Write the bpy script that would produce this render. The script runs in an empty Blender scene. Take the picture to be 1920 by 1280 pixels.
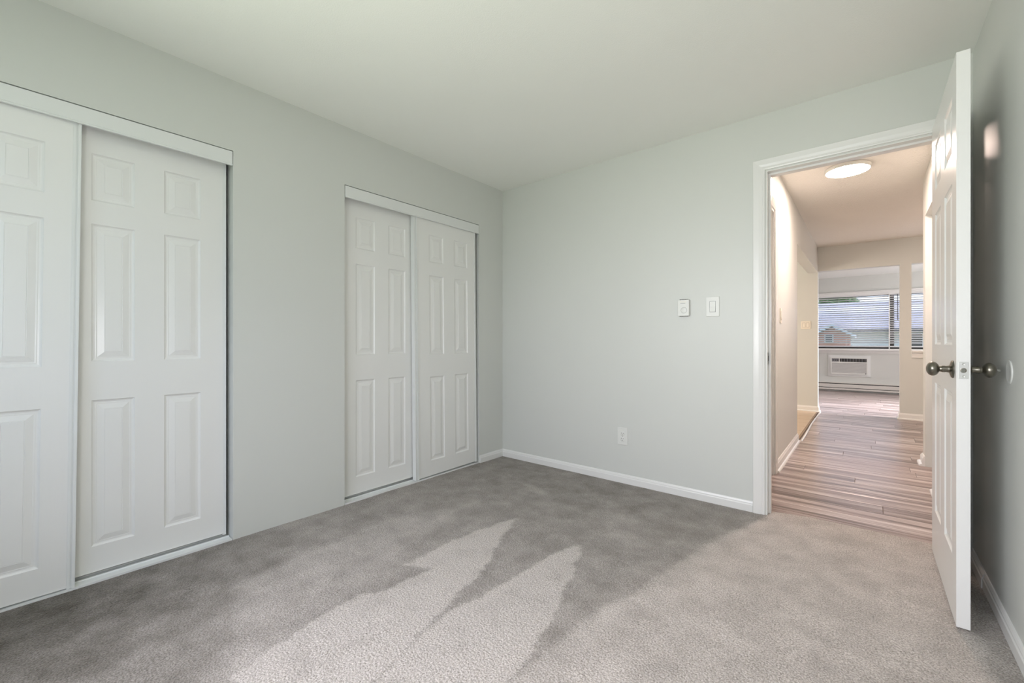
import bpy, bmesh, math, random
from mathutils import Vector, Matrix, noise
random.seed(7)
S = bpy.context.scene
C = S.collection
PI = math.pi

# ------------------------------------------------------------------ camera, world, light, exposure
cam_d = bpy.data.cameras.new('camera'); cam = bpy.data.objects.new('camera', cam_d); C.objects.link(cam)
cam.location = (0, 0, 1.02); cam.rotation_euler = (PI/2, 0, math.radians(39.62))
cam_d.sensor_width = 36.0; cam_d.lens = 36.0*803.8/1920; cam_d.clip_start = 0.02; cam_d.clip_end = 300
S.camera = cam
S.view_settings.view_transform = 'Standard'; S.view_settings.look = 'None'
S.view_settings.gamma = 1.0; S.view_settings.use_curve_mapping = False
S.view_settings.exposure = 0.28
S.cycles.use_denoising = True
S.cycles.max_bounces = 12; S.cycles.diffuse_bounces = 9; S.cycles.glossy_bounces = 4
S.cycles.sample_clamp_indirect = 6.0
S.cycles.caustics_reflective = False; S.cycles.caustics_refractive = False

W = bpy.data.worlds.new('world'); S.world = W; W.use_nodes = True
nt = W.node_tree; bg = nt.nodes['Background']
tc = nt.nodes.new('ShaderNodeTexCoord'); sx = nt.nodes.new('ShaderNodeSeparateXYZ')
cr = nt.nodes.new('ShaderNodeValToRGB')
nt.links.new(tc.outputs['Generated'], sx.inputs[0]); nt.links.new(sx.outputs['Z'], cr.inputs['Fac'])
cr.color_ramp.elements[0].position = 0.0; cr.color_ramp.elements[0].color = (0.80, 0.90, 1.0, 1)
cr.color_ramp.elements[1].position = 0.6; cr.color_ramp.elements[1].color = (0.30, 0.52, 0.95, 1)
nt.links.new(cr.outputs[0], bg.inputs['Color']); bg.inputs['Strength'].default_value = 1.85

def area(name, loc, aim, sx_, sy_, watts, col, spread=180):
    d = bpy.data.lights.new(name, 'AREA'); d.shape = 'RECTANGLE'; d.size = sx_; d.size_y = sy_
    d.energy = watts; d.color = col; d.spread = math.radians(spread)
    o = bpy.data.objects.new(name, d); C.objects.link(o); o.location = loc
    o.rotation_euler = (Vector(aim)-Vector(loc)).to_track_quat('-Z', 'Y').to_euler()
    return o
sd = bpy.data.lights.new('sun', 'SUN'); sd.energy = 3.4; sd.angle = math.radians(1.5); sd.color = (1, .96, .90)
so = bpy.data.objects.new('sun', sd); C.objects.link(so); so.rotation_euler = Vector((-.55, -.12, -.83)).to_track_quat('-Z', 'Y').to_euler()
# daylight of the bedroom window in the wall behind the camera: cool sky from above, green light off the lawn from below
area('bedroom_window_sky', (-1.4, -.66, 1.48), (-.95, .34, 0.60), 1.3, 1.3, 15, (1.0, 0.935, 1.0), 115)
area('bedroom_window_lawn', (-1.4, -.67, 1.40), (-.90, .33, 2.0), 1.3, 1.25, 9, (0.93, 1.0, 0.80), 115)
area('bedroom_second_fill', (-.25, -.66, 1.45), (-.02, .34, 1.25),   .8, 1.3, 6.5, (1.0, 0.965, 1.0), 150)  # added fill for the right wall, from an unseen second opening
def bulb(name, loc, rad, watts, col):
    d = bpy.data.lights.new(name, 'POINT'); d.shadow_soft_size = rad; d.energy = watts; d.color = col
    o = bpy.data.objects.new(name, d); C.objects.link(o); o.location = loc; return o
# added fills by the viewer and in the side room; unseen warm dining lamp
bulb('bedroom_fill', (-.60, -.44, 1.0), .2, 19, (1.0, 0.965, .985))
bulb('side_room_fill', (1.15, 4.35, 1.8), .12, 9, (1.0, .80, .71))
bulb('dining_lamp', (1.5, 6.3, 1.45), .15, 21, (1.0, 0.74, 0.62))
# added unseen fill lights at the side walls of living room and kitchen
area('living_room_side_fill', (3.12, 9.2, 1.15), (1.4, 9.2, 1.0), 2.6, 2.0, 28, (0.95, 0.94, 1.0), 180)
area('living_room_floor_fill', (3.11, 8.9, 1.6), (-.1, 8.7, 0), 2.0, 1.2, 100, (1.0, 0.96, 1.0), 60)
area('living_room_up_fill', (3.10, 9.2, 0.9), (2.0, 9.2, 2.4), 2.6, 1.6, 42, (0.99, 0.97, 1.0), 130)
area('kitchen_fill', (-3.12, 6.2, 1.4), (0, 6.2, 1.0), 1.2, 1.0, 50, (1.0, 0.88, 0.76), 170)

# ------------------------------------------------------------------ materials
def srgb(r, g, b):
    f = lambda c: (c/255/12.92) if c/255 <= .04045 else ((c/255+.055)/1.055)**2.4
    return (f(r), f(g), f(b), 1)
class NB:
    def __init__(s, name):
        s.m = bpy.data.materials.new(name); s.m.use_nodes = True; s.t = s.m.node_tree
        s.p = s.t.nodes['Principled BSDF']
    def n(s, kind, **kw):
        x = s.t.nodes.new('ShaderNode'+kind)
        for k, v in kw.items():
            if k in x.inputs: x.inputs[k].default_value = v
            else: setattr(x, k, v)
        return x
    def l(s, a, b): s.t.links.new(a, b)
    def coord(s, scale=(1, 1, 1), kind='Object'):
        tcn = s.n('TexCoord'); mp = s.n('Mapping'); mp.inputs['Scale'].default_value = scale
        s.l(tcn.outputs[kind], mp.inputs['Vector']); return mp.outputs[0]
    def geo(s, scale=(1, 1, 1)):
        g = s.n('NewGeometry'); mp = s.n('Mapping'); mp.inputs['Scale'].default_value = scale
        s.l(g.outputs['Position'], mp.inputs['Vector']); return mp.outputs[0]
    def bump(s, h, strength, dist):
        b = s.n('Bump'); b.inputs['Strength'].default_value = strength; b.inputs['Distance'].default_value = dist
        s.l(h, b.inputs['Height']); s.l(b.outputs[0], s.p.inputs['Normal']); return b

def plain(name, col, rough=.5, metal=0, bump=None, vary=0.0, spec=.5):
    b = NB(name); b.p.inputs['Roughness'].default_value = rough; b.p.inputs['Metallic'].default_value = metal
    b.p.inputs['Specular IOR Level'].default_value = spec
    v = b.geo()
    nz = b.n('TexNoise'); nz.inputs['Scale'].default_value = 1.7; nz.inputs['Detail'].default_value = 3
    b.l(v, nz.inputs['Vector'])
    mx = b.n('Mix', data_type='RGBA'); mx.inputs[6].default_value = tuple(c*(1-vary) for c in col[:3])+(1,)
    mx.inputs[7].default_value = tuple(min(1, c*(1+vary)) for c in col[:3])+(1,)
    b.l(nz.outputs['Fac'], mx.inputs[0]); b.l(mx.outputs[2], b.p.inputs['Base Color'])
    if bump:
        sc, st, di = bump
        n2 = b.n('TexNoise'); n2.inputs['Scale'].default_value = sc; n2.inputs['Detail'].default_value = 2
        b.l(v, n2.inputs['Vector']); b.bump(n2.outputs['Fac'], st, di)
    return b.m

M = {}
M['paint'] = plain('wall_paint', srgb(207, 209, 205), .42, 0, (45, .05, .001), .02)
M['closet_dark'] = plain('closet_shade_paint', srgb(120, 120, 116), .8, 0, None, .03)  # closet shade put into a darker paint colour
M['ceiling'] = plain('ceiling_paint', srgb(238, 239, 235), .75, 0, (160, .35, .002), .02)
M['popcorn'] = plain('textured_ceiling_paint', srgb(228, 226, 220), .9, 0, (95, 1.0, .006), .04)
M['trim'] = plain('white_trim_paint', srgb(226, 226, 224), .24, 0, (25, .03, .001), .015)
M['white_metal'] = plain('white_enamel', srgb(222, 224, 223), .28, 0, None, .01)
M['plastic'] = plain('white_plastic', srgb(220, 221, 217), .35, 0, None, .01)
M['ivory'] = plain('ivory_plastic', srgb(232, 226, 212), .4, 0, None, .01)
M['dark'] = plain('dark_slot', srgb(48, 48, 48), .6, 0, None, .02)
M['grey_plastic'] = plain('grey_plastic', srgb(120, 120, 124), .5, 0, None, .02)
M['pale_grey'] = plain('pale_grey_plastic', srgb(176, 172, 174), .5, 0, None, .02)
M['dark_frame'] = plain('dark_window_frame', srgb(84, 80, 78), .5, 0, None, .03)
M['nickel'] = plain('brushed_nickel', srgb(128, 124, 114), .30, 1, None, .04)
M['steel'] = plain('satin_steel', srgb(190, 190, 186), .33, 1, None, .03)
M['blind'] = plain('blind_vinyl', srgb(236, 236, 238), .45, 0, None, .01)
M['heater'] = plain('heater_enamel', srgb(212, 208, 202), .4, 0, None, .02)
M['tile'] = plain('tan_tile', srgb(182, 160, 136), .35, 0, (30, .1, .001), .08)
M['grout'] = plain('tile_grout', srgb(150, 132, 112), .8, 0, None, .05)
M['subfloor'] = plain('floor_joint', srgb(78, 64, 58), .7, 0, None, .05)
M['stained_wood'] = plain('stained_floor_edge', srgb(92, 58, 42), .6, 0, None, .1)  # dark reddish floor stain
M['brick'] = plain('red_brick', srgb(190, 136, 120), .85, 0, (18, .5, .01), .12)
M['siding'] = plain('white_siding', srgb(222, 220, 222), .7, 0, None, .03)
M['ground'] = plain('grass', srgb(96, 124, 70), .95, 0, (8, .6, .02), .15)
M['bark'] = plain('bark', srgb(88, 70, 56), .9, 0, (20, .8, .02), .15)
M['leaf'] = plain('leaf_green', srgb(92, 124, 62), .6, 0, None, .3)
M['shingle'] = plain('roof_shingle', srgb(202, 192, 194), .9, 0, (40, .5, .01), .1)

def door_mat():
    b = NB('white_door_paint'); b.p.inputs['Base Color'].default_value = srgb(228, 228, 226); b.p.inputs['Roughness'].default_value = .26
    v = b.coord((1, 1, .09)); w = b.n('TexNoise'); w.inputs['Scale'].default_value = 90; w.inputs['Detail'].default_value = 3; w.inputs['Distortion'].default_value = .6
    b.l(v, w.inputs['Vector']); b.bump(w.outputs['Fac'], .12, .001); return b.m
M['door'] = door_mat()

def rail_grain_mat():
    b = NB('embossed_grain_paint'); b.p.inputs['Base Color'].default_value = srgb(228, 228, 226); b.p.inputs['Roughness'].default_value = .3
    v = b.coord((1, 1, 1)); w = b.n('TexWave', wave_type='RINGS'); w.inputs['Scale'].default_value = 14; w.inputs['Distortion'].default_value = 5; w.inputs['Detail'].default_value = 1; w.inputs['Detail Scale'].default_value = .8
    b.l(v, w.inputs['Vector']); b.bump(w.outputs['Fac'], .3, .0012); return b.m

def carpet_mat():
    b = NB('cut_pile_carpet'); b.p.inputs['Roughness'].default_value = 1.0; b.p.inputs['Specular IOR Level'].default_value = .1
    b.p.inputs['Sheen Weight'].default_value = .15
    at = b.n('Attribute', attribute_name='pile'); v = b.geo()
    n1 = b.n('TexNoise'); n1.inputs['Scale'].default_value = 190; n1.inputs['Detail'].default_value = 3; n1.inputs['Roughness'].default_value = .65
    n2 = b.n('TexNoise'); n2.inputs['Scale'].default_value = 7; n2.inputs['Detail'].default_value = 5; n2.inputs['Roughness'].default_value = .65
    n3 = b.n('TexVoronoi'); n3.inputs['Scale'].default_value = 115
    for x in (n1, n2, n3): b.l(v, x.inputs['Vector'])
    def ramp(lo, hi, src):
        r = b.n('MapRange'); r.inputs['From Min'].default_value = lo; r.inputs['From Max'].default_value = hi; b.l(src, r.inputs['Value']); return r.outputs[0]
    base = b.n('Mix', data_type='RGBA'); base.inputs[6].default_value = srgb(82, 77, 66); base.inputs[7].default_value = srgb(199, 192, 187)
    # pile lay and painted near-left shade, plus blotches
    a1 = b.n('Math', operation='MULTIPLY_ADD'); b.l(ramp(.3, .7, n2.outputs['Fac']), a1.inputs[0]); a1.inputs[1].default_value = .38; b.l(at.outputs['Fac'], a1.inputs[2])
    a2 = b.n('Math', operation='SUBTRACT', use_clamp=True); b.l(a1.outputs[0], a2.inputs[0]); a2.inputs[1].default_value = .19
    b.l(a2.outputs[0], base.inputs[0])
    dk = b.n('Mix', data_type='RGBA', blend_type='MULTIPLY'); dk.inputs[0].default_value = 1.0
    b.l(base.outputs[2], dk.inputs[6])
    cg = b.n('Mix', data_type='RGBA'); cg.inputs[6].default_value = (.42, .40, .37, 1); cg.inputs[7].default_value = (1.26, 1.26, 1.26, 1)
    b.l(ramp(.30, .66, n1.outputs['Fac']), cg.inputs[0]); b.l(cg.outputs[2], dk.inputs[7])
    b.l(dk.outputs[2], b.p.inputs['Base Color'])
    hs = b.n('Math', operation='SUBTRACT'); b.l(n1.outputs['Fac'], hs.inputs[0]); b.l(n3.outputs['Distance'], hs.inputs[1])
    b.bump(hs.outputs[0], .7, .006)
    return b.m
M['carpet'] = carpet_mat()

def plank_mat():
    b = NB('vinyl_plank'); b.p.inputs['Roughness'].default_value = .28; b.p.inputs['Specular IOR Level'].default_value = .7
    oi = b.n('ObjectInfo'); g = b.n('NewGeometry'); cb = b.n('CombineXYZ')
    mu = b.n('Math', operation='MULTIPLY'); mu.inputs[1].default_value = 37.0; b.l(oi.outputs['Random'], mu.inputs[0]); b.l(mu.outputs[0], cb.inputs[2])
    ad = b.n('VectorMath', operation='ADD'); b.l(g.outputs['Position'], ad.inputs[0]); b.l(cb.outputs[0], ad.inputs[1])
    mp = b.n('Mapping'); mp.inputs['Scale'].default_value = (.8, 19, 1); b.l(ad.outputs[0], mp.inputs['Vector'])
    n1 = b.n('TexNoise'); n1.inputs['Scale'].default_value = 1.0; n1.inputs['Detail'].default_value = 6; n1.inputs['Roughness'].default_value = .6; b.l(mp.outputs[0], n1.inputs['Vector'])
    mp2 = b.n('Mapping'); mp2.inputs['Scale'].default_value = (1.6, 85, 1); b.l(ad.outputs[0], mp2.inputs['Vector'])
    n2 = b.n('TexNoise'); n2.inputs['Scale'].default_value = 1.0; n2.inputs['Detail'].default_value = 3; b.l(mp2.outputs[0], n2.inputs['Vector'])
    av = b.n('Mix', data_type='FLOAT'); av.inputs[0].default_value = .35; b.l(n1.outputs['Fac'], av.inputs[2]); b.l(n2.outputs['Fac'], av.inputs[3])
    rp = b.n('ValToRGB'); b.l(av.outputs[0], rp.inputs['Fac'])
    e = rp.color_ramp.elements; e[0].position = .38; e[0].color = srgb(92, 77, 73); e[1].position = .62; e[1].color = srgb(206, 196, 193)  # printed wood streaks; the pale ones also paint in the window's sheen
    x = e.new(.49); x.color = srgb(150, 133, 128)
    hv = b.n('HueSaturation'); b.l(rp.outputs[0], hv.inputs['Color'])
    mr = b.n('MapRange'); mr.inputs['To Min'].default_value = .82; mr.inputs['To Max'].default_value = 1.15; b.l(oi.outputs['Random'], mr.inputs['Value']); b.l(mr.outputs[0], hv.inputs['Value'])
    b.l(hv.outputs[0], b.p.inputs['Base Color'])
    b.bump(n1.outputs['Fac'], .45, .002)
    return b.m
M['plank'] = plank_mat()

def lamp_mat():
    b = NB('lit_diffuser'); b.p.inputs['Base Color'].default_value = (1, .97, .9, 1)
    b.p.inputs['Emission Color'].default_value = (1.0, .78, .675, 1); b.p.inputs['Emission Strength'].default_value = 150.0
    return b.m
M['lit'] = lamp_mat()

def glass_mat():
    b = NB('window_glass'); t = b.t
    tr = b.n('BsdfTransparent'); gl = b.n('BsdfGlossy'); gl.inputs['Roughness'].default_value = .12
    fr = b.n('Fresnel'); fr.inputs['IOR'].default_value = 1.45; mx = b.n('MixShader')
    b.l(fr.outputs[0], mx.inputs[0]); b.l(tr.outputs[0], mx.inputs[1]); b.l(gl.outputs[0], mx.inputs[2])
    b.l(mx.outputs[0], t.nodes['Material Output'].inputs['Surface']); return b.m
M['glass'] = glass_mat()

# ------------------------------------------------------------------ mesh helpers
class MB:
    def __init__(s): s.v = []; s.f = []
    def add(s, vs, fs):
        o = len(s.v); s.v += [tuple(v) for v in vs]; s.f += [tuple(i+o for i in f) for f in fs]; return s
    def box(s, x0, y0, z0, x1, y1, z1):
        v = [(x0, y0, z0), (x1, y0, z0), (x1, y1, z0), (x0, y1, z0), (x0, y0, z1), (x1, y0, z1), (x1, y1, z1), (x0, y1, z1)]
        return s.add(v, [(0, 3, 2, 1), (4, 5, 6, 7), (0, 1, 5, 4), (1, 2, 6, 5), (2, 3, 7, 6), (3, 0, 4, 7)])
    def sweep(s, path, prof, up=(0, 0, 1), closed=False):
        """sweep profile (out, lift) along a path lying in the plane whose normal is `up`; out = tangent x up side"""
        up = Vector(up).normalized(); P = [Vector(p) for p in path]; n = len(P); rings = []
        for i in range(n):
            a = P[i-1] if (i > 0 or closed) else None; c = P[(i+1) % n] if (i < n-1 or closed) else None
            t1 = (P[i]-a).normalized() if a is not None else None; t2 = (c-P[i]).normalized() if c is not None else None
            n1 = t1.cross(up) if t1 else None; n2 = t2.cross(up) if t2 else None
            if n1 and n2:
                m = (n1+n2).normalized(); m = m/max(.2, m.dot(n1))
            else: m = n1 or n2
            rings.append([P[i]+m*o+up*u for o, u in prof])
        k = len(prof); vs = [p for r in rings for p in r]; fs = []
        for i in range(n if closed else n-1):
            j = (i+1) % n
            for q in range(k):
                r = (q+1) % k; fs.append((i*k+q, j*k+q, j*k+r, i*k+r))
        if not closed:
            fs.append(tuple(range(k))[::-1]); fs.append(tuple((n-1)*k+q for q in range(k)))
        return s.add(vs, fs)
    def lathe(s, prof, axis=(0, 0, 1), org=(0, 0, 0), seg=28):
        """prof = (radius, along)"""
        ax = Vector(axis).normalized(); u = ax.orthogonal().normalized(); w = ax.cross(u); org = Vector(org)
        vs = []; fs = []; k = len(prof)
        for i in range(seg):
            a = 2*PI*i/seg; d = u*math.cos(a)+w*math.sin(a)
            for r, t in prof: vs.append(org+d*max(r, 1e-5)+ax*t)
        for i in range(seg):
            j = (i+1) % seg
            for q in range(k-1): fs.append((i*k+q, j*k+q, j*k+q+1, i*k+q+1))
        return s.add(vs, fs)
    def build(s, name, mat, parent=None, loc=(0, 0, 0), bevel=0, smooth=False):
        me = bpy.data.meshes.new(name)
        L = Vector(loc); me.from_pydata([tuple(Vector(v)-L) for v in s.v] if not parent else s.v, [], s.f); me.validate()
        bm = bmesh.new(); bm.from_mesh(me); bmesh.ops.remove_doubles(bm, verts=bm.verts, dist=1e-6)
        bmesh.ops.recalc_face_normals(bm, faces=bm.faces)
        if bevel:
            es = [e for e in bm.edges if len(e.link_faces) == 2 and e.calc_face_angle(0) > .6]
            bmesh.ops.bevel(bm, geom=es, offset=bevel, segments=2, profile=.6, affect='EDGES', clamp_overlap=True)
        if smooth:
            for f in bm.faces: f.smooth = True
            for e in bm.edges:
                if len(e.link_faces) == 2 and e.calc_face_angle(0) > .7: e.smooth = False
        bm.to_mesh(me); bm.free()
        me.materials.append(mat if not isinstance(mat, str) else M[mat])
        o = bpy.data.objects.new(name, me); C.objects.link(o)
        if parent: o.parent = parent
        else: o.location = loc
        return o
def tag(o, label=None, cat=None, group=None, kind=None):
    if label: o['label'] = label
    if cat: o['category'] = cat
    if group: o['group'] = group
    if kind: o['kind'] = kind
    return o
def thing(name, loc, label, cat, rot=(0, 0, 0), group=None, kind=None):
    o = bpy.data.objects.new(name, None); o.empty_display_size = .05; C.objects.link(o); o.location = loc; o.rotation_euler = rot
    return tag(o, label, cat, group, kind)
def struct(name, mb, mat, label, cat, bevel=0, smooth=False, loc=(0, 0, 0)):
    return tag(mb.build(name, mat, None, loc, bevel, smooth), label, cat, None, 'structure')

# ------------------------------------------------------------------ dimensions
XL, XR, YB, YN, ZC = -2.51, .38, 2.90, -0.60, 2.362        # bedroom
XO0, XO1, ZO = -.455, .296, 2.022                           # bedroom doorway
WT = .12
HL, HR, HC, HF = -.555, .37, 2.395, -.012                   # hall
YF = 7.70; YW = 11.2; LX0, LX1 = -3.2, 3.2; LC = 2.352       # partition, window wall, living room
CA = (-.42, .784); CBo = (1.394, 2.598); CZ = 2.0            # closet openings

# ------------------------------------------------------------------ bedroom shell
b = MB()
b.box(XL-WT, YB, -.05, XO0, YB+WT, 2.5); b.box(XO1, YB, -.05, XR+WT, YB+WT, 2.5); b.box(XO0, YB, ZO, XO1, YB+WT, 2.5)
struct('wall_back', b, 'paint', 'grey-green bedroom wall with the open doorway to the hall', 'wall')
b = MB(); X1 = XL-WT
b.box(X1, YN, -.05, XL, CA[0], 2.5); b.box(X1, CA[1], -.05, XL, CBo[0], 2.5); b.box(X1, CBo[1], -.05, XL, YB, 2.5)
b.box(X1, CA[0], CZ, XL, CA[1], 2.5); b.box(X1, CBo[0], CZ, XL, CBo[1], 2.5)
struct('wall_left', b, 'paint', 'grey-green bedroom wall holding both sliding closets', 'wall')
struct('wall_right', MB().box(XR, YN, -.05, XR+WT, YB+.001, 2.5), 'paint', 'grey-green satin bedroom wall close behind the open door', 'wall')
b = MB(); wx0, wx1, wz0, wz1 = -2.08, -.75, .80, 2.15
b.box(X1, YN-.14, -.05, wx0, YN, 2.5); b.box(wx1, YN-.14, -.05, -.65, YN, 2.5); b.box(.15, YN-.14, -.05, XR+WT, YN, 2.5); b.box(-.65, YN-.14, -.05, .15, YN, wz0); b.box(-.65, YN-.14, wz1, .15, YN, 2.5); b.box(wx0, YN-.14, -.05, wx1, YN, wz0); b.box(wx0, YN-.14, wz1, wx1, YN, 2.5)
struct('wall_front', b, 'paint', 'bedroom wall behind the viewer with a wide window opening', 'wall')
struct('ceiling', MB().box(X1-.7, YN-.14, ZC, XR+WT, YB, ZC+.1), 'ceiling', 'smooth pale grey-green bedroom ceiling', 'ceiling')
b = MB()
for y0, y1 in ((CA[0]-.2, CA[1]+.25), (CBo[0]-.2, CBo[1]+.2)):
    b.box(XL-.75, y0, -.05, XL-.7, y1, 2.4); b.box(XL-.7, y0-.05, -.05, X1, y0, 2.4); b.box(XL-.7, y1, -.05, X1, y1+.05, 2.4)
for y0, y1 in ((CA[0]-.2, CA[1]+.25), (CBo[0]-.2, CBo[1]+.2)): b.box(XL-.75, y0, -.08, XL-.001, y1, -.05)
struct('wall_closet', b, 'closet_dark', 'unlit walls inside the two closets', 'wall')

# carpet with brushed pile marks and painted near-left shade (floor metres)
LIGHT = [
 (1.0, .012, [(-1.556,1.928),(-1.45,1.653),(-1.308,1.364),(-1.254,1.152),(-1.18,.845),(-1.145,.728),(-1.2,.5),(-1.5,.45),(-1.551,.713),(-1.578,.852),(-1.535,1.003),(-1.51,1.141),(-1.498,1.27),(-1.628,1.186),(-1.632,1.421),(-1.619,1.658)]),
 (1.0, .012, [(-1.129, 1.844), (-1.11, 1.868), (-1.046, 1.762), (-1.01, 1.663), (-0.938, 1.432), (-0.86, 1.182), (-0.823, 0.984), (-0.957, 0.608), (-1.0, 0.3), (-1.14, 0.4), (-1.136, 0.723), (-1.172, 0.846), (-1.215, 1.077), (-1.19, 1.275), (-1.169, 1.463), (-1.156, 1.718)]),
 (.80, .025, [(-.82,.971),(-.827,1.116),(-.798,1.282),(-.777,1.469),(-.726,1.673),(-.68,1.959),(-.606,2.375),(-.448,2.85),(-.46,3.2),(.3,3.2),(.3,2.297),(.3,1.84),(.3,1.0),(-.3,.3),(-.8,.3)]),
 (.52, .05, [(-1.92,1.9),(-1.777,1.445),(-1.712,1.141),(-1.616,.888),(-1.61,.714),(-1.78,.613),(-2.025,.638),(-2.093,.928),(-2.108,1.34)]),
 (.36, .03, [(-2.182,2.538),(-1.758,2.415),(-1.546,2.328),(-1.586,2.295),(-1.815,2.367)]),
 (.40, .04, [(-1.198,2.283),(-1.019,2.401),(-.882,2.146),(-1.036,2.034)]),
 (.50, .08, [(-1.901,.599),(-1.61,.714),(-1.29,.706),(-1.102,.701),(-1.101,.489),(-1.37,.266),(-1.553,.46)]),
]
def sdist(p, poly):
    x, y = p; ins = False; dm = 1e9; n = len(poly)
    for i in range(n):
        x0, y0 = poly[i]; x1, y1 = poly[(i+1) % n]
        if (y0 > y) != (y1 > y) and x < (x1-x0)*(y-y0)/(y1-y0)+x0: ins = not ins
        dx, dy = x1-x0, y1-y0; t = max(0, min(1, ((x-x0)*dx+(y-y0)*dy)/(dx*dx+dy*dy)))
        d = (x-x0-dx*t)**2+(y-y0-dy*t)**2
        if d < dm: dm = d
    return math.sqrt(dm)*(1 if ins else -1)
BOX = [(min(q[0] for q in p)-.2, max(q[0] for q in p)+.2, min(q[1] for q in p)-.2, max(q[1] for q in p)+.2) for _, _, p in LIGHT]
def pile(x, y):
    jx = noise.noise((x*9, y*9, 0))*.018+noise.noise((x*41, y*41, 4))*.016; jy = noise.noise((x*9, y*9, 9))*.018+noise.noise((x*41, y*41, 7))*.016
    v = .26-.20*max(0, min(1, (y-1.4)/1.4))*max(0, min(1, (-.5-x)/.8))  # darker towards the far left corner
    v -= .75*max(0, min(1, (-1.35-x)/.9))*max(0, min(1, (1.1-y)/1.0))  # shade on the near left floor, painted into the pile tone
    if x > .27: v = .2
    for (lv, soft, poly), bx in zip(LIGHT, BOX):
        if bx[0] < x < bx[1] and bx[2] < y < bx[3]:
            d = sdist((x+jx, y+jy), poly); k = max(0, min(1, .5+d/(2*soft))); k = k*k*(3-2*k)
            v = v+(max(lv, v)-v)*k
    return .40+.60*v
def carpet():
    vs = []; fs = []; at = []
    st = .010; nx = int((XR-XL+.06)/st)+1; y0 = YN; ny = int((YB+.005-y0)/st)+1
    def grid(xa, xb, ya, yb, nx, ny, edge=False):
        o = len(vs)
        for j in range(ny+1):
            for i in range(nx+1):
                x = xa+(xb-xa)*i/nx; y = ya+(yb-ya)*j/ny
                if edge:
                    u = (x-xa)/(xb-xa); top = (2.972+.066*min(1, u/.28)**.7-.006*u)+noise.noise((x*14, 3, 0))*.006+(random.random()-.5)*.006
                    y = ya+(top-ya)*j/ny
                z = noise.noise((x*5, y*5, 1))*.0022
                if edge and j == ny: z = -.012
                vs.append((x, y, z)); at.append(pile(x, y))
        for j in range(ny):
            for i in range(nx): a = o+j*(nx+1)+i; fs.append((a, a+1, a+nx+2, a+nx+1))
    grid(XL-.03, XR+.03, y0, YB+.004, nx, ny); grid(XO0, XO1, YB+.004, 3.03, 90, 9, True)
    me = bpy.data.meshes.new('floor'); me.from_pydata(vs, [], fs)
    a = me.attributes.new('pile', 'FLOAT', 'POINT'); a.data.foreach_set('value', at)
    for p in me.polygons: p.use_smooth = True
    me.materials.append(M['carpet']); o = bpy.data.objects.new('floor', me); C.objects.link(o)
    return tag(o, 'grey-beige cut pile carpet with pale vacuum marks', 'carpet', None, 'structure')
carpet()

# baseboards: profile (out, up)
BP = [(0, 0), (.013, 0), (.013, .040), (.010, .046), (.0095, .052), (.006, .060), (.004, .063), (0, .063)]
def base(name, path, label, prof=BP):
    # path runs so that tangent x up points into the room
    return struct(name, MB().sweep(path, prof), 'trim', label, 'baseboard')
base('baseboard_back', [(XL, CBo[1]+.005, 0), (XL, YB, 0), (XO0-.07, YB, 0)], 'white baseboard from the corner to the doorway under the thermostat')
br = MB().sweep([(XR, 2.60, 0), (XR, YN, 0)], BP)
br.sweep([(XR, YB, 0), (XR, 2.605, 0)], [(o*1.25 if o else 0, u) for o, u in BP])
struct('baseboard_right', br, 'trim', 'white scuffed baseboard with a joint, behind the open door', 'baseboard')

# casing: profile across the width (out from opening, lift off wall)
CP = [(0, 0), (0, .009), (.006, .011), (.010, .009), (.016, .012), (.030, .0145), (.050, .016), (.058, .017), (.061, .014), (.061, 0)]
def casing(parent_name, pts, normal, label, prof=CP):
    return struct(parent_name, MB().sweep(pts, prof, up=normal), 'trim', label, 'door trim')
ci = .008
casing('trim_1', [(XO0-ci, YB, 0), (XO0-ci, YB, ZO+ci), (XO1+ci, YB, ZO+ci), (XO1+ci, YB, 0)][::-1], (0, -1, 0), 'white moulded casing around the bedroom doorway')
casing('trim_2', [(XO0-ci, YB+WT, HF), (XO0-ci, YB+WT, ZO+ci), (XO1+ci, YB+WT, ZO+ci), (XO1+ci, YB+WT, HF)], (0, 1, 0), 'white casing on the hall side of the bedroom doorway')
# jamb lining with stop
b = MB(); jt = .004
b.box(XO0-.001, YB-.001, HF, XO0+jt, YB+WT+.001, ZO-jt); b.box(XO1-jt, YB-.001, HF, XO1+.001, YB+WT+.001, ZO-jt); b.box(XO0-.001, YB-.001, ZO-jt, XO1+.001, YB+WT+.001, ZO+.001)
b.box(XO0+jt, YB+.040, .0, XO0+jt+.011, YB+.075, ZO-jt-.011); b.box(XO1-jt-.011, YB+.040, .0, XO1-jt, YB+.075, ZO-jt-.011); b.box(XO0+jt, YB+.040, ZO-jt-.011, XO1-jt, YB+.075, ZO-jt)
jo = struct('trim_3', b, 'trim', 'white door jamb with stop inside the bedroom doorway', 'door jamb')
sp = MB().box(XO0+jt, YB+.006, .885, XO0+jt+.0015, YB+.036, .955).build('strike_plate', 'nickel', jo, bevel=.0004); sp['label'] = 'dark metal strike plate'
MB().box(XO0+jt+.001, YB+.013, .905, XO0+jt+.002, YB+.029, .935).build('strike_hole', 'dark', sp)

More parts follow.
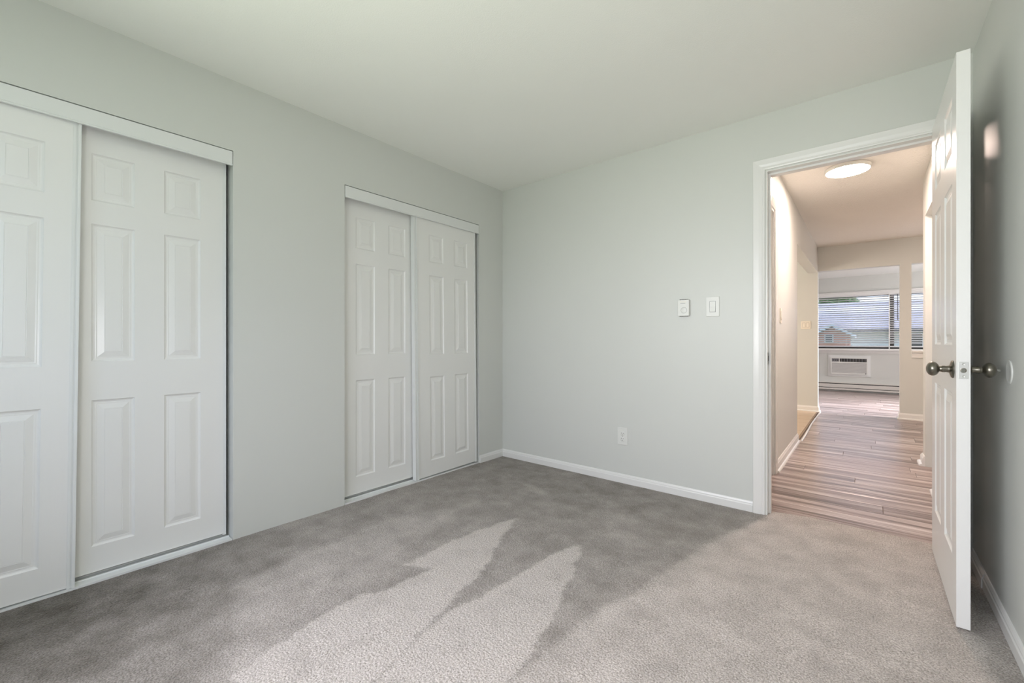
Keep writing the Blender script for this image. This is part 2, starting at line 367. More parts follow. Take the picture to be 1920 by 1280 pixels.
# ------------------------------------------------------------------ panelled doors
def cuts_faces(mb, xs, zs, holes, y, flip):
    for i in range(len(xs)-1):
        for j in range(len(zs)-1):
            cx, cz = (xs[i]+xs[i+1])/2, (zs[j]+zs[j+1])/2
            if any(h[0] < cx < h[2] and h[1] < cz < h[3] for h in holes): continue
            q = [(xs[i], y, zs[j]), (xs[i+1], y, zs[j]), (xs[i+1], y, zs[j+1]), (xs[i], y, zs[j+1])]
            mb.add(q if not flip else q[::-1], [(0, 1, 2, 3)])
RING = [(0, 0), (.003, .0035), (.007, .0062), (.012, .0068), (.015, .0060), (.019, .0064), (.041, .0012), (.0425, .0020), (.0435, .0008)]
def panel_mesh(h, y, sgn):
    mb = MB(); vs = []
    for ins, dep in RING:
        x0, z0, x1, z1 = h[0]+ins, h[1]+ins, h[2]-ins, h[3]-ins; yy = y+sgn*dep
        vs += [(x0, yy, z0), (x1, yy, z0), (x1, yy, z1), (x0, yy, z1)]
    fs = []
    for r in range(len(RING)-1):
        for k in range(4): fs.append((r*4+k, r*4+(k+1) % 4, r*4+4+(k+1) % 4, r*4+4+k))
    n = len(RING)-1; fs.append((n*4, n*4+1, n*4+2, n*4+3)); return mb.add(vs, fs)
def build_panel_door(root, w0, w1, z0, z1, t0, t1, cols, rows, both=False):
    holes = [(c[0], r[0], c[1], r[1]) for c in cols for r in rows]
    xs = sorted({w0, w1, *[v for c in cols for v in c]}); zs = sorted({z0, z1, *[v for r in rows for v in r]})
    mb = MB(); cuts_faces(mb, xs, zs, holes, t0, False)
    if both: cuts_faces(mb, xs, zs, holes, t1, True)
    else: mb.add([(w0, t1, z0), (w1, t1, z0), (w1, t1, z1), (w0, t1, z1)], [(3, 2, 1, 0)])
    for a, c in (((w0, z0), (w1, z0)), ((w1, z0), (w1, z1)), ((w1, z1), (w0, z1)), ((w0, z1), (w0, z0))):
        mb.add([(a[0], t0, a[1]), (a[0], t1, a[1]), (c[0], t1, c[1]), (c[0], t0, c[1])], [(0, 1, 2, 3)])
    mb.build('door_slab', 'door', root)
    for h in holes:
        panel_mesh(h, t0, 1).build('panel', 'door', root)
        if both: panel_mesh(h, t1, -1).build('panel', 'door', root)

# closet sliding doors: local x -> world +y, local -y -> world +x (room side)
ROWS = [(.115, .745), (.912, 1.505), (1.605, 1.808)]
def closet_door(xf, yc, w, zb, tilt, label, stile_l, stile_r, cols):
    r = thing('sliding_closet_door', (xf, yc, zb), label, 'closet door', (0, tilt, PI/2), 'six-panel sliding closet doors', 'thing')
    hw = w/2; t = .032; H = 1.955-(zb-.010)
    build_panel_door(r, -hw+.012, hw-.012, 0.004, H, 0, t, cols, ROWS)
    for sgn, wd in ((-1, stile_l), (1, stile_r)):
        # white steel edge channel with a groove
        xo = sgn*hw; xi = sgn*(hw-wd); a, c = min(xo, xi), max(xo, xi); m = (a+c)/2
        mb = MB()
        if wd > .02:
            g = .0025
            mb.box(a, -.003, 0, m-g, t+.002, H); mb.box(m-g, -.0005, 0, m+g, t+.002, H); mb.box(m+g, -.0055, 0, c, t+.002, H)
        else: mb.box(a, -.003, 0, c, t+.002, H)
        mb.build('edge_channel', 'white_metal', r)
    for sx_ in (-.7, .7):
        MB().lathe([(0, -.004), (.012, -.004), (.012, .004), (0, .004)], (0, 1, 0), (sx_*hw, t*.5, .0145), 14).build('bottom_roller', 'grey_plastic', r)
    return r
CC = [(-.262, -.122), (-.012+.0, .132)]
closet_door(XL-.012, -.098, .62, .010, math.radians(.62), 'white six-panel sliding closet door at the front of the large near closet, partly seen', .024, .024, [(-.21, -.065), (.065, .208)])
closet_door(XL-.056, .458, .62, .022, 0, 'white six-panel sliding closet door with a dark gap along its edge, in the near closet', .016, .014, [(-.192, -.050), (.056, .200)])
closet_door(XL-.056, 1.716, .63, .022, 0, 'white six-panel sliding closet door set back in the far closet, behind its neighbour', .016, .016, [(-.212, -.072), (.036, .176)])
closet_door(XL-.012, 2.266, .63, .012, math.radians(-.62), 'white six-panel sliding closet door nearest the room corner', .030, .016, [(-.174, -.034), (.078, .222)])

def closet_tracks(y0, y1, which):
    r = thing('closet_head_track', (XL, (y0+y1)/2, 1.92), 'white metal head track over the %s closet doors' % which, 'closet track', kind='thing')
    h = (y1-y0)/2-.004
    # fascia with a rolled lower lip, profile in local x/z swept along y
    pr = [(-.006, .076), (-.004, .076), (.002, .074), (.0015, .012), (.006, .008), (.006, .002), (-.006, .002)]
    mb = MB(); n = len(pr); vs = [(x, s*h, z) for s in (-1, 1) for x, z in pr]
    mb.add(vs, [(i, (i+1) % n, n+(i+1) % n, n+i) for i in range(n)]+[tuple(range(n))[::-1], tuple(range(n, 2*n))]); mb.build('fascia', 'white_metal', r)
    mb = MB(); mb.box(-.112, -h, .070, -.007, h, .078); mb.box(-.054, -h, .062, -.050, h, .070); mb.build('rail', 'white_metal', r)
    r = thing('closet_floor_track', (XL, (y0+y1)/2, 0), 'white scuffed floor track under the %s closet doors' % which, 'closet track', kind='thing')
    mb = MB(); mb.box(-.100, -h, -.004, -.0, h, .0055); mb.box(-.003, -h, .0055, .0, h, .0085); mb.build('track_plate', 'white_metal', r)
    for q in (-.098, -.092, -.052):
        MB().box(q-.003, -h, .0055, q+.003, h, .0115).build('track_rib', 'white_metal', r)
closet_tracks(CA[0], CA[1], 'large near'); closet_tracks(CBo[0], CBo[1], 'far')

# ------------------------------------------------------------------ bedroom door (opened 90 degrees): local x from hinge to free edge, local y = -.035..0
DW = .728
D = thing('door_1', (.278, 2.895, .014), 'white six-panel bedroom door standing open against the right wall, with round knobs', 'door', (0, 0, -PI/2), kind='structure')
build_panel_door(D, 0, DW, 0, 2.026, -.035, 0, [(.118, .315), (.428, .632)], [(.222, .817), (.993, 1.591), (1.701, 1.911)], True)
kx, kz = DW-.066, .905
def knob(sgn, y, button):
    k = MB()
    pr = [(0, 0), (.032, 0), (.0325, .003), (.030, .006), (.020, .009), (.013, .011), (.0115, .020), (.0125, .022), (.0125, .030), (.011, .031), (.010, .036)]
    R0 = .0265; RA = .0185; c = .054
    for i in range(15):
        a = PI*.86*(1-i/14.0); pr.append((R0*math.sin(a), c+RA*math.cos(a)))
    o = k.lathe(pr, (0, sgn, 0), (kx, y, kz), 32).build('door_knob', 'nickel', D, smooth=True); o['label'] = 'brushed nickel ball knob'
    if button: MB().lathe([(0, .070), (.0045, .070), (.0042, .0785), (.003, .080), (0, .0805)], (0, sgn, 0), (kx, y, kz), 14).build('lock_button', 'steel', o, smooth=True)
knob(-1, -.035, False); knob(1, 0, True)
lp = MB().box(DW-.0004, -.0295, kz-.029, DW+.0014, -.0055, kz+.029).build('latch_plate', 'steel', D, bevel=.0005); lp['label'] = 'satin steel latch plate'
MB().lathe([(0, 0), (.0085, 0), (.0085, .0012), (.007, .0014), (.0068, .0006), (0, .0006)], (1, 0, 0), (DW+.0012, -.0175, kz), 20).build('latch_ring', 'nickel', lp)
MB().add([(DW+.0012, -.0235, kz-.006), (DW+.0012, -.0115, kz-.006), (DW+.0012, -.0115, kz+.006), (DW+.0012, -.0235, kz+.006), (DW+.009, -.0235, kz-.005), (DW+.009, -.0235, kz+.005)],
         [(0, 1, 2, 3), (0, 4, 5, 3), (1, 4, 0), (2, 3, 5), (1, 2, 5, 4)]).build('latch_bolt', 'steel', lp)
for dz in (-.021, .021):
    MB().lathe([(0, .0006), (.0018, .0006), (.0034, .0012), (.0034, 0)], (1, 0, 0), (DW+.0012, -.0175, kz+dz), 14).build('screw', 'steel', lp)
for hz in (.22, 1.02, 1.82):
    MB().lathe([(0, 0), (.006, 0), (.006, .089), (0, .089)], (0, 0, 1), (-.004, .007, hz-.045), 14).build('hinge', 'nickel', D)

# ------------------------------------------------------------------ wall fittings in the bedroom
T = thing('thermostat', (-.926, YB, 1.24), 'small white vented wall thermostat with a round dial, beside the light switch', 'thermostat')
b = MB(); b.box(-.036, -.024, -.053, .036, -.002, .053); b.build('housing', 'plastic', T, bevel=.003)
MB().box(-.032, -.004, -.049, .032, 0, .049).build('back_plate', 'plastic', T)
for z_ in (-.058, .0535):
    for i in range(5):
        x_ = -.024+i*.0115
        MB().box(x_, -.021, z_ if z_ > 0 else -.0555, x_+.006, -.006, z_+.0025 if z_ > 0 else -.0535+.002).build('vent_slot', 'dark', T)
MB().lathe([(.0, .0245), (.016, .0245), (.018, .024), (.0185, .022)], (0, -1, 0), (.004, 0, -.016), 28).build('dial', 'plastic', T, smooth=True)
mb = MB(); mb.lathe([(.0186, .0242), (.0198, .0242), (.0198, .0236)], (0, -1, 0), (.004, 0, -.016), 28); mb.build('dial_ring', 'grey_plastic', T)
MB().box(-.018, -.0246, .0285, .013, -.0238, .0305).build('nameplate', 'grey_plastic', T)
for i in range(4): MB().box(-.02+i*.011, -.0246, .036, -.014+i*.011, -.0239, .0425).build('scale_mark', 'ivory', T)

def switch(loc, rot, label, rockers=1, mat='plastic', w=.078, h=.125):
    r = thing('light_switch', loc, label, 'light switch', rot)
    wd = w+(.046*(rockers-1))
    MB().box(-wd/2, -.006, -h/2, wd/2, 0, h/2).build('cover_plate', mat, r, bevel=.0025)
    for i in range(rockers):
        x = (i-(rockers-1)/2)*.046
        MB().box(x-.0180, -.0068, -.0345, x+.0180, -.0058, .0345).build('rocker_gap', 'grey_plastic', r)
        v = [(x-.0163, -.0066, -.0325), (x+.0163, -.0066, -.0325), (x+.0163, -.0066, .0325), (x-.0163, -.0066, .0325), (x-.0163, -.0105, -.0325), (x+.0163, -.0105, -.0325), (x+.0163, -.0075, 0), (x-.0163, -.0075, 0), (x-.0163, -.0072, .0325), (x+.0163, -.0072, .0325)]
        MB().add(v, [(4, 5, 6, 7), (7, 6, 9, 8), (0, 1, 5, 4), (3, 8, 9, 2), (0, 4, 7, 8, 3), (1, 2, 9, 6, 5)]).build('rocker', mat, r)
    for s in (-1, 1):
        MB().lathe([(0, .0066), (.003, .0066), (.0033, .0055)], (0, -1, 0), (0, 0, s*.048), 12).build('screw', mat, r)
    return r
switch((-.751, YB, 1.240), (0, 0, 0), 'white rocker light switch between the thermostat and the doorway')
O = thing('wall_outlet', (-1.36, YB, .336), 'white duplex power outlet low on the wall above the baseboard', 'outlet')
MB().box(-.039, -.006, -.0625, .039, 0, .0625).build('cover_plate', 'plastic', O, bevel=.0025)
for s in (-1, 1):
    z = s*.0195-.002
    rc = MB().lathe([(0, .0085), (.0150, .0085), (.0168, .0075), (.017, .004)], (0, -1, 0), (0, 0, z), 24).build('receptacle', 'plastic', O, smooth=True)
    for xx, hh in ((-.0064, .0085), (.0064, .007)): MB().box(xx-.0012, -.0089, z+.003-hh/2+.002, xx+.0012, -.0082, z+.003+hh/2+.002).build('slot', 'dark', rc)
    MB().lathe([(0, .0089), (.0026, .0089), (.0026, .008)], (0, -1, 0), (0, 0, z-.0078), 12).build('ground_hole', 'dark', rc)
MB().lathe([(0, .0068), (.003, .0068), (.0033, .0055)], (0, -1, 0), (0, 0, -.002), 12).build('screw', 'steel', O)

B_ = MB().lathe([(0, .0022), (.028, .0026), (.0335, .0036), (.0375, .0042), (.0402, .003), (.041, 0)], (-1, 0, 0), (XR, 2.235, .914), 40).build('wall_bumper', 'paint', None, (XR, 2.235, .914), smooth=True)
tag(B_, 'round painted wall bumper disc behind the door knob', 'door stop')

# ------------------------------------------------------------------ hall
b = MB(); y0 = YB+WT
OD0, OD1 = 3.13, 3.86          # side door opening in the left hall wall
KY0 = 5.30                     # kitchen opening start
b.box(HL-WT, y0, -.05, HL, OD0, 2.5); b.box(HL-WT, OD0, 2.035, HL, OD1, 2.5); b.box(HL-WT, OD1, -.05, HL, KY0, 2.5); b.box(HL-WT, KY0, 2.03, HL, YF+.02, 2.5)
struct('wall_hall_left', b, 'paint', 'warm lit hall wall with the wide opening to the kitchen', 'wall')
b = MB(); RD0, RD1 = 4.13, 4.90
b.box(HR, y0, -.05, HR+WT, RD0, 2.5); b.box(HR, RD0, 2.055, HR+WT, RD1, 2.5); b.box(HR, RD1, -.05, HR+WT, 5.06, 2.5)
struct('wall_hall_right', b, 'paint', 'warm lit hall wall seen past the edge of the open bedroom door', 'wall')
b = MB(); b.box(1.5, 3.02, -.05, 1.6, 5.0, 2.4); b.box(HR+WT, 2.96, -.05, 1.5, 3.02, 2.4)
struct('wall_hall_closet', b, 'paint', 'walls inside the side opening of the hall', 'wall')
struct('ceiling_hall', MB().box(LX0, y0, HC, LX1, YF+.02, HC+.1), 'popcorn', 'textured warm lit hall ceiling with a round lamp', 'ceiling')
struct('door_2', MB().box(HL-.115, OD0, 0, HL-.08, OD1, 2.035), 'trim', 'plain white side door in the hall wall', 'door')
casing('trim_4', [(HL, OD0, HF), (HL, OD0, 2.04), (HL, OD1+.004, 2.04), (HL, OD1+.004, HF)][::-1], (1, 0, 0), 'white casing of the side door in the hall wall')
b = MB(); b.box(HL-.08, OD1-.016, HF, HL+.001, OD1, 2.019); b.box(HL-.08, OD0, 2.019, HL+.001, OD1, 2.035)
struct('trim_5', b, 'trim', 'white jamb of the side door in the hall wall', 'door jamb')
SHOE = [(0, 0), (.028, 0), (.0265, .009), (.021, .015), (.0135, .019), (.013, .062), (.010, .068), (.006, .078), (.004, .082), (0, .082)]
base('baseboard_hall_left', [(HL, OD1+.07, HF), (HL, KY0, HF)], 'white baseboard with quarter round along the hall wall', SHOE)
SHOE_W = [(o*1.35, u) for o, u in SHOE]
base('baseboard_hall_right', [(HR+WT, 5.06, HF), (HR, 5.06, HF), (HR, RD1, HF)], 'white baseboard stub with quarter round at the hall wall end', SHOE_W)
base('baseboard_hall_door', [(HR, RD0-.0, HF), (HR, y0+.07, HF)], 'white baseboard end behind the edge of the open door', SHOE_W)
switch((HL, 4.18, 1.235), (0, 0, PI/2), 'ivory light switch seen edge on along the hall wall', 1, 'ivory')
L = thing('ceiling_lamp', (-.118, 4.30, HC), 'round flush white ceiling lamp, lit, in the hall', 'ceiling lamp')
MB().lathe([(0, 0), (.135, 0), (.147, -.004), (.148, -.024), (.144, -.030), (.139, -.031), (.138, -.026)], (0, 0, 1), (0, 0, 0), 48).build('housing', 'plastic', L, smooth=True)
MB().lathe([(.1378, -.027), (.137, -.030), (.10, -.033), (.05, -.0345), (0, -.035)], (0, 0, 1), (0, 0, 0), 48).build('diffuser', 'lit', L, smooth=True)

# plank floor running through hall and living room
FL = struct('floor_hall', MB().box(LX0, YB+.02, -.06, LX1, YW+.2, HF-.0045), 'subfloor', 'grey-brown striped wood-look plank floor running through the hall', 'floor')
PWID = .152; PL = 1.22
def plank_mesh(w):
    mb = MB(); g = .0012; e = .0016; z1 = 0; z0 = -.006; a = PWID/2-g; h = w/2-g
    vs = [(-h, -a, z0), (h, -a, z0), (h, a, z0), (-h, a, z0), (-h, -a, z1-e*.6), (h, -a, z1-e*.6), (h, a, z1-e*.6), (-h, a, z1-e*.6), (-h+e, -a+e, z1), (h-e, -a+e, z1), (h-e, a-e, z1), (-h+e, a-e, z1)]
    return mb.add(vs, [(8, 9, 10, 11), (4, 5, 9, 8), (5, 6, 10, 9), (6, 7, 11, 10), (7, 4, 8, 11), (0, 1, 5, 4), (1, 2, 6, 5), (2, 3, 7, 6), (3, 0, 4, 7)])
PM = {}
def put_plank(xa, xb, yc):
    w = round(xb-xa, 3)
    if w < .05: return
    if w not in PM:
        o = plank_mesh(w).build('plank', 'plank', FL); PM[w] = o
    else:
        o = PM[w].copy(); C.objects.link(o)
    o.location = ((xa+xb)/2, yc, HF)
yy = YB+.045+PWID/2; row = 0
while yy < YW+.1:
    if yy < 5.2: xa, xb = HL-.12, HR+.15
    elif yy < YF-.1: xa, xb = HL+.015, 1.6
    else: xa, xb = -1.6, 1.6
    off = random.choice([0, .2, .4, .6, .8, 1.0])+random.random()*.15
    x = xa-off
    while x < xb:
        p, q = max(x, xa), min(x+PL, xb)
        if q-p > .05: put_plank(p, q, yy)
        x += PL
    yy += PWID; row += 1
# kitchen tiles beyond the opening
KT = struct('floor_kitchen', MB().box(LX0, KY0-.6, -.05, HL-.0, YF, HF-.003), 'grout', 'tan tiled kitchen floor through the hall opening', 'floor')
tm = None
for i in range(5):
    for j in range(10):
        if tm is None: tm = MB().box(-.149, -.149, -.008, .149, .149, 0).build('tile', 'tile', KT, bevel=.003); o = tm
        else: o = tm.copy(); C.objects.link(o)
        o.location = (HL-.165-.302*i, KY0-.4+.302*j, HF+.002)
tr = MB()
pth = []
for i in range(25):
    u = i/24; y = KY0+.02+(YF-.03-KY0-.02)*u
    pth.append((HL+.030-.010*math.sin(PI*u)**2+.0025*math.sin(u*7), y, HF))
tr.sweep(pth, [(-.004, 0), (.012, 0), (.0105, .006), (.006, .009), (-.002, .009)])
tag(tr.build('threshold_strip', 'trim', None, (HL+.03, 6.4, HF), smooth=True), 'bowed white threshold strip across the kitchen opening', 'threshold')

# kitchen shell
b = MB(); b.box(LX0-.1, KY0-.7, -.05, LX0, YF, 2.5)
b.box(LX0, KY0-.8, -.05, HL-WT, KY0-.7, 2.5)
struct('wall_kitchen', b, 'paint', 'kitchen walls out of sight left of the hall', 'wall')
# partition to living room with door-wide opening and pass-through
OX0, OX1, OZ = -.555, .338, 2.045; PX0, PX1, PZ0 = .452, 1.75, .905
b = MB(); y1 = YF+WT
b.box(LX0, YF, -.05, OX0, y1, 2.5); b.box(OX0, YF, OZ, LX1, y1, 2.5); b.box(OX1, YF, -.05, PX0, y1, OZ); b.box(PX0, YF, -.05, PX1, y1, PZ0-.03); b.box(PX1, YF, -.05, LX1, y1, OZ)
struct('wall_partition', b, 'paint', 'beige lit partition at the hall end with opening and pass-through', 'wall')
s = MB(); s.box(PX0-.0, YF-.045, PZ0-.03, PX1, y1+.03, PZ0); s.box(PX0, YF-.014, PZ0-.10, PX1, YF, PZ0-.03)
struct('trim_6', s, 'trim', 'pass-through ledge with apron in the hall end partition', 'ledge', bevel=.002)
base('baseboard_partition', [(OX1, y1, HF), (OX1, YF, HF), (PX1, YF, HF)][::1], 'white baseboard under the pass-through ledge', SHOE)
base('baseboard_kitchen', [(-1.6, YF, HF), (OX0, YF, HF), (OX0, y1, HF)], 'white baseboard under the double switch by the kitchen', SHOE)
switch((-.700, YF, 1.265), (0, 0, 0), 'ivory double light switch on the wall at the kitchen opening', 2, 'ivory', .076, .118)
# dining side wall and living room shell
b = MB(); b.box(LX1, 5.0, -.05, LX1+.1, YW, 2.5); b.box(HR+WT, 4.96, -.05, LX1, 5.06, 2.5); b.box(LX0-.1, y1, -.05, LX0, YW, 2.5)
struct('wall_living', b, 'paint', 'side walls of the living and dining rooms beyond the hall', 'wall')
struct('ceiling_living', MB().box(LX0, YF+WT, LC, LX1, YW+.2, LC+.1), 'ceiling', 'pale living room ceiling beyond the hall', 'ceiling')
VX0, VX1, VZ0, VZ1 = -2.0, 1.75, .875, 1.985
b = MB(); y2 = YW+.2
b.box(LX0, YW, -.05, VX0, y2, 2.5); b.box(VX1, YW, -.05, LX1, y2, 2.5); b.box(VX0, YW, VZ1, VX1, y2, 2.5)
AX0, AX1, AZ0, AZ1 = -.60, .03, .325, .715
b.box(VX0, YW, -.05, VX1, y2, AZ0); b.box(VX0, YW, AZ1, VX1, y2, VZ0-.03); b.box(VX0, YW, AZ0, AX0, y2, AZ1); b.box(AX1, YW, AZ0, VX1, y2, AZ1)
struct('wall_window', b, 'paint', 'grey living room wall with window and air conditioner', 'wall')
W1 = thing('window_1', (0, YW, VZ0), 'wide living room window with dark frame and white sill', 'window', kind='structure')
hgt = VZ1-VZ0
mb = MB(); mb.box(VX0, .09, 0, VX1, .15, .04); mb.box(VX0, .09, hgt-.05, VX1, .15, hgt); mb.box(VX0, .09, .04, VX0+.05, .15, hgt-.05); mb.box(VX1-.05, .09, .04, VX1, .15, hgt-.05); mb.build('window_frame', 'dark_frame', W1)
MB().box(.352, .075, .03, .412, .155, hgt-.04).build('mullion', 'dark_frame', W1)
MB().box(VX0+.05, .118, .04, .352, .124, hgt-.05).build('pane', 'glass', W1); MB().box(.412, .118, .04, VX1-.05, .124, hgt-.05).build('pane', 'glass', W1)
MB().box(VX0-.05, -.13, -.035, VX1+.05, .09, .0).build('sill', 'trim', W1, bevel=.003)
MB().box(VX0-.03, -.02, -.095, VX1+.03, 0, -.035).build('apron', 'trim', W1)
mb = MB(); mb.box(VX0-.06, -.016, hgt-.03, VX1+.06, 0, hgt+.05); mb.box(VX0-.06, -.024, hgt+.03, VX1+.06, 0, hgt+.05); mb.build('head_casing', 'trim', W1)
MB().box(.330, -.006, .0, .349, .03, hgt-.0).build('mullion_cover', 'trim', W1)

def blind(x0, x1, label, wand):
    r = thing('window_blind', ((x0+x1)/2, YW+.045, VZ1), label, 'window blind', kind='thing', group='horizontal slat blinds in the living room window')
    h = (x1-x0)/2
    MB().box(-h, -.025, -.045, h, .025, -.004).build('headrail', 'blind', r, bevel=.002)
    sl = None; n = 22; z = -.075; pit = (1.0-.0)/22
    for i in range(n):
        if sl is None:
            a = math.radians(26); dy = .0245*math.cos(a); dz = .0245*math.sin(a); t = .0028
            mb = MB(); vs = []
            for s_ in (-1, 1):
                vs += [(s_*h, -dy, -dz), (s_*h, 0, .0018), (s_*h, dy, dz), (s_*h, dy, dz+t), (s_*h, 0, .0018+t), (s_*h, -dy, -dz+t)]
            mb.add(vs, [(0, 1, 7, 6), (1, 2, 8, 7), (2, 3, 9, 8), (3, 4, 10, 9), (4, 5, 11, 10), (5, 0, 6, 11), (5, 4, 3, 2, 1, 0), (6, 7, 8, 9, 10, 11)])
            sl = mb.build('slat', 'blind', r); o = sl
        else: o = sl.copy(); C.objects.link(o)
        o.location = (0, 0, z-i*.0437)
    MB().box(-h, -.025, -1.075, h, .025, -1.052).build('bottom_rail', 'blind', r, bevel=.002)
    k = max(2, int(2*h/.55)+1)
    for i in range(k):
        x = -h+.15+(2*h-.3)*i/(k-1)
        MB().box(x-.0012, -.0262, -1.06, x+.0012, -.0250, -.03).build('ladder_cord', 'blind', r)
    if wand is not None:
        w_ = MB().lathe([(0, -.55), (.006, -.55), (.006, -.04), (0, -.04)], (0, 0, 1), (wand-(x0+x1)/2, -.032, 0), 10).build('tilt_wand', 'dark_frame', r); w_['label'] = 'dark tilt wand'
blind(VX0+.012, .328, 'wide white slat blind over the larger left window pane', None)
blind(.352, VX1-.012, 'narrower white slat blind with a dark tilt wand, beside the pass-through pier', .462)

# through-wall air conditioner
A = thing('air_conditioner', ((AX0+AX1)/2, YW, (AZ0+AZ1)/2), 'white through-wall air conditioner under the living room window', 'air conditioner')
fw, fh = .342, .217
mb = MB(); q = .045
mb.box(-fw, -.016, fh-q, fw, 0, fh); mb.box(-fw, -.016, -fh, fw, 0, -fh+q); mb.box(-fw, -.016, -fh+q, -fw+q, 0, fh-q); mb.box(fw-q, -.016, -fh+q, fw, 0, fh-q); mb.build('wall_sleeve_frame', 'white_metal', A)
iw, ih = .297, .172
MB().box(-iw, -.03, -ih, iw, .35, ih).build('body', 'plastic', A)
mb = MB(); mb.box(-iw, -.046, ih-.022, iw, -.03, ih); mb.box(-iw, -.046, -ih, iw, -.03, -ih+.028); mb.box(-iw, -.046, -ih+.028, -iw+.016, -.03, ih-.022); mb.box(iw-.016, -.046, -ih+.028, iw, -.03, ih-.022); mb.box(-iw+.016, -.046, .058, iw-.016, -.03, .082); mb.box(-.160, -.046, .082, -.148, -.03, ih-.022); mb.build('front_bezel', 'plastic', A)
MB().box(-iw+.016, -.034, .082, -.160, -.0305, ih-.022).build('control_panel', 'grey_plastic', A)
for i in range(3): MB().box(-.262+i*.035, -.036, .105, -.240+i*.035, -.033, .122).build('button', 'dark', A)
MB().box(-.148, -.033, .082, iw-.016, -.0302, ih-.022).build('outlet_void', 'dark', A)
for i in range(9):
    x = -.148+.0105+i*.0475
    MB().box(x+.012, -.043, .084, x+.020, -.031, ih-.024).build('outlet_vane', 'grey_plastic', A)
MB().box(-iw+.016, -.0325, -ih+.028, iw-.016, -.0303, .058).build('grille_backing', 'pale_grey', A)
for i in range(15):
    z = -ih+.034+i*.0126
    MB().box(-iw+.016, -.042, z, iw-.016, -.031, z+.0065).build('grille_slat', 'plastic', A)
MB().lathe([(0, .048), (.010, .048), (.011, .044)], (0, -1, 0), (iw-.03, 0, -ih+.02), 12).build('emblem_disc', 'grey_plastic', A)
# electric baseboard heater
Hh = thing('baseboard_heater', (-.3, YW, HF), 'long white electric baseboard heater under the air conditioner', 'heater')
MB().box(-1.9, -.012, .03, 1.9, 0, .185).build('back_panel', 'dark', Hh)
MB().box(-1.9, -.066, .172, 1.9, -.0, .186).build('top_panel', 'heater', Hh)
MB().box(-1.9, -.072, .083, 1.9, -.066, .156).build('front_panel', 'heater', Hh, bevel=.002)
MB().box(-1.9, -.068, .035, 1.9, -.062, .072).build('lower_panel', 'heater', Hh, bevel=.002)
MB().box(-1.88, -.05, .085, 1.88, -.02, .15).build('fin_core', 'dark', Hh)
for s_ in (-1, 1): MB().box(s_*1.9-.03, -.074, .0, s_*1.9+.03, 0, .188).build('end_cap', 'heater', Hh)

# ------------------------------------------------------------------ outside
struct('ground', MB().box(-60, -40, -3.6, 60, 70, -3.4), 'ground', 'lawn outside below the windows', 'ground')
N = thing('neighbour_house', (0, 27, -3.4), 'neighbouring house with a long grey shingle roof and white wall, outside the window', 'house')
def prism_roof(mb, x0, x1, y0, z0, y1, z1, t=.12):
    mb.add([(x0, y0, z0), (x1, y0, z0), (x1, y1, z1), (x0, y1, z1), (x0, y0, z0-t), (x1, y0, z0-t), (x1, y1, z1-t), (x0, y1, z1-t)], [(0, 1, 2, 3), (7, 6, 5, 4), (0, 4, 5, 1), (3, 2, 6, 7), (0, 3, 7, 4), (1, 5, 6, 2)])
MB().box(-14, -.3, 0, 14, 8, 5.0).build('wall', 'siding', N)
# shingle courses of the roof slope facing us
nc = 14
for i in range(nc):
    a0, a1 = i/nc, (i+1)/nc
    mb = MB(); ya, yb = -.9+6.0*a0, -.9+6.0*a1+.06; za, zb = 5.0+1.72*a0+.03, 5.0+1.72*a1
    mb.add([(-14.5, ya, za), (14.5, ya, za), (14.5, yb, zb), (-14.5, yb, zb), (-14.5, ya, za-.10), (14.5, ya, za-.10), (14.5, yb, zb-.10), (-14.5, yb, zb-.10)], [(0, 1, 2, 3), (7, 6, 5, 4), (0, 4, 5, 1), (3, 2, 6, 7), (0, 3, 7, 4), (1, 5, 6, 2)])
    mb.build('shingle_course', 'shingle', N)
mb = MB(); prism_roof(mb, -14.5, 14.5, 5.1, 6.72, 9.5, 5.2); mb.build('rear_roof', 'shingle', N)
MB().box(-14.5, -.96, 4.86, 14.5, -.88, 5.02).build('gutter', 'dark_frame', N)
for xw in (1.5, 4.2, -6, -9):
    f = MB().box(xw, -.36, 3.6, xw+.9, -.28, 4.82).build('house_window', 'siding', N)
    MB().box(xw+.07, -.37, 3.67, xw+.42, -.35, 4.75).build('pane', 'dark_frame', f); MB().box(xw+.48, -.37, 3.67, xw+.83, -.35, 4.75).build('pane', 'dark_frame', f)
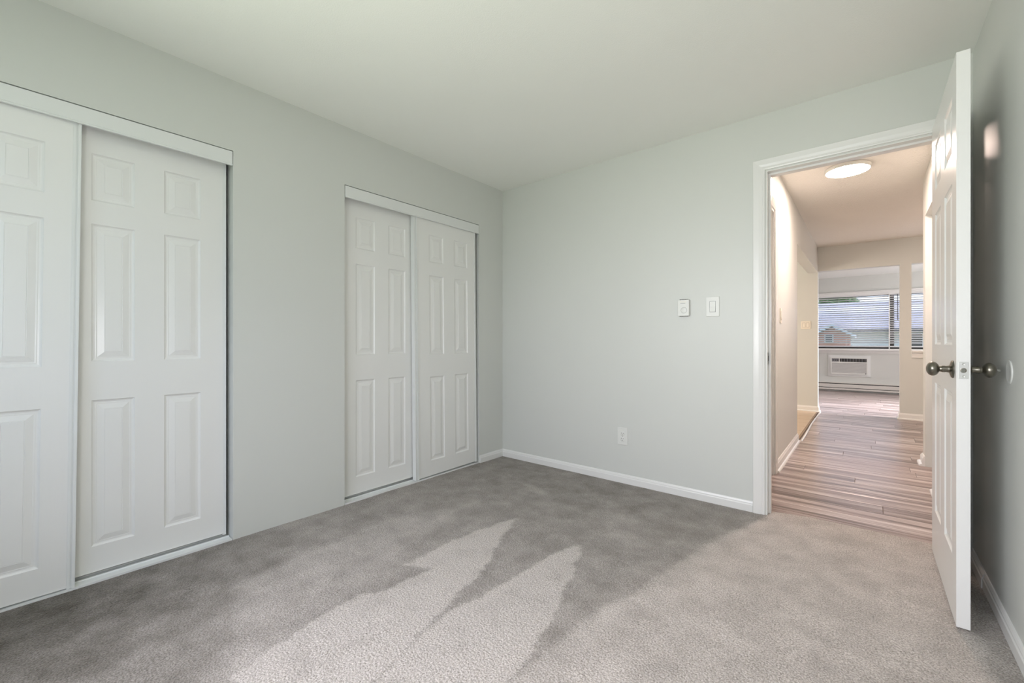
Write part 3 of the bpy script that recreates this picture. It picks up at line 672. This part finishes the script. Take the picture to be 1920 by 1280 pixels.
# brick gable in front
Gb = thing('brick_gable_house', (-1.19, 23.5, -3.4), 'small red brick gabled house front with a white framed window, outside', 'house')
mb = MB(); gw, ge, gp = .62, 4.70, 5.03
vs = [(-gw, 0, 0), (gw, 0, 0), (gw, 0, ge), (0, 0, gp), (-gw, 0, ge), (-gw, 1.5, 0), (gw, 1.5, 0), (gw, 1.5, ge), (0, 1.5, gp), (-gw, 1.5, ge)]
mb.add(vs, [(0, 1, 2, 3, 4), (9, 8, 7, 6, 5), (0, 5, 6, 1), (1, 6, 7, 2), (2, 7, 8, 3), (3, 8, 9, 4), (4, 9, 5, 0)]); mb.build('gable_wall', 'brick', Gb)
mb = MB()
for s_ in (-1, 1):
    mb.add([(0, -.25, gp+.16), (s_*(gw+.2), -.25, ge+.0), (s_*(gw+.2), 1.6, ge+.0), (0, 1.6, gp+.16), (0, -.25, gp+.05), (s_*(gw+.2), -.25, ge-.11), (s_*(gw+.2), 1.6, ge-.11), (0, 1.6, gp+.05)], [(0, 1, 2, 3), (7, 6, 5, 4), (0, 4, 5, 1), (3, 2, 6, 7), (0, 3, 7, 4), (1, 5, 6, 2)])
mb.build('gable_roof', 'siding', Gb)
f = MB().box(-.26, -.06, 4.36, .06, .02, 4.74).build('house_window', 'siding', Gb)
MB().box(-.22, -.07, 4.40, .02, -.055, 4.70).build('pane', 'dark_frame', f)
# trees beyond the roof
def tree(x, y, ztop, r, label, seed):
    random.seed(seed)
    t = thing('broadleaf_tree', (x, y, -3.4), label, 'tree', group='trees beyond the roof')
    H = ztop+3.4
    MB().lathe([(.28, 0), (.2, H*.4), (.1, H*.8), (0, H*.85)], (0, 0, 1), (0, 0, 0), 10).build('trunk', 'bark', t)
    mb = MB()
    for i in range(1500):
        while True:
            p = Vector((random.uniform(-1, 1), random.uniform(-1, 1), random.uniform(-1, 1)))
            if .25 < p.length < 1: break
        c = Vector((p.x*r, p.y*r, H-r*.75+p.z*r*.75)); u = Vector((random.uniform(-1, 1), random.uniform(-1, 1), random.uniform(-1, 1))).normalized(); w = u.orthogonal().normalized(); s_ = random.uniform(.12, .28)
        mb.add([c+u*s_, c+w*s_*.6, c-u*s_, c-w*s_*.6], [(0, 1, 2, 3)])
    me = mb.build('foliage', 'leaf', t); me['kind'] = 'stuff'
tree(-4.6, 43, 5.2, 1.8, 'green tree top at the edge of the view above the roof', 1); tree(-2.0, 49, 5.5, 1.5, 'green tree top above the roof, beside the open sky', 2)
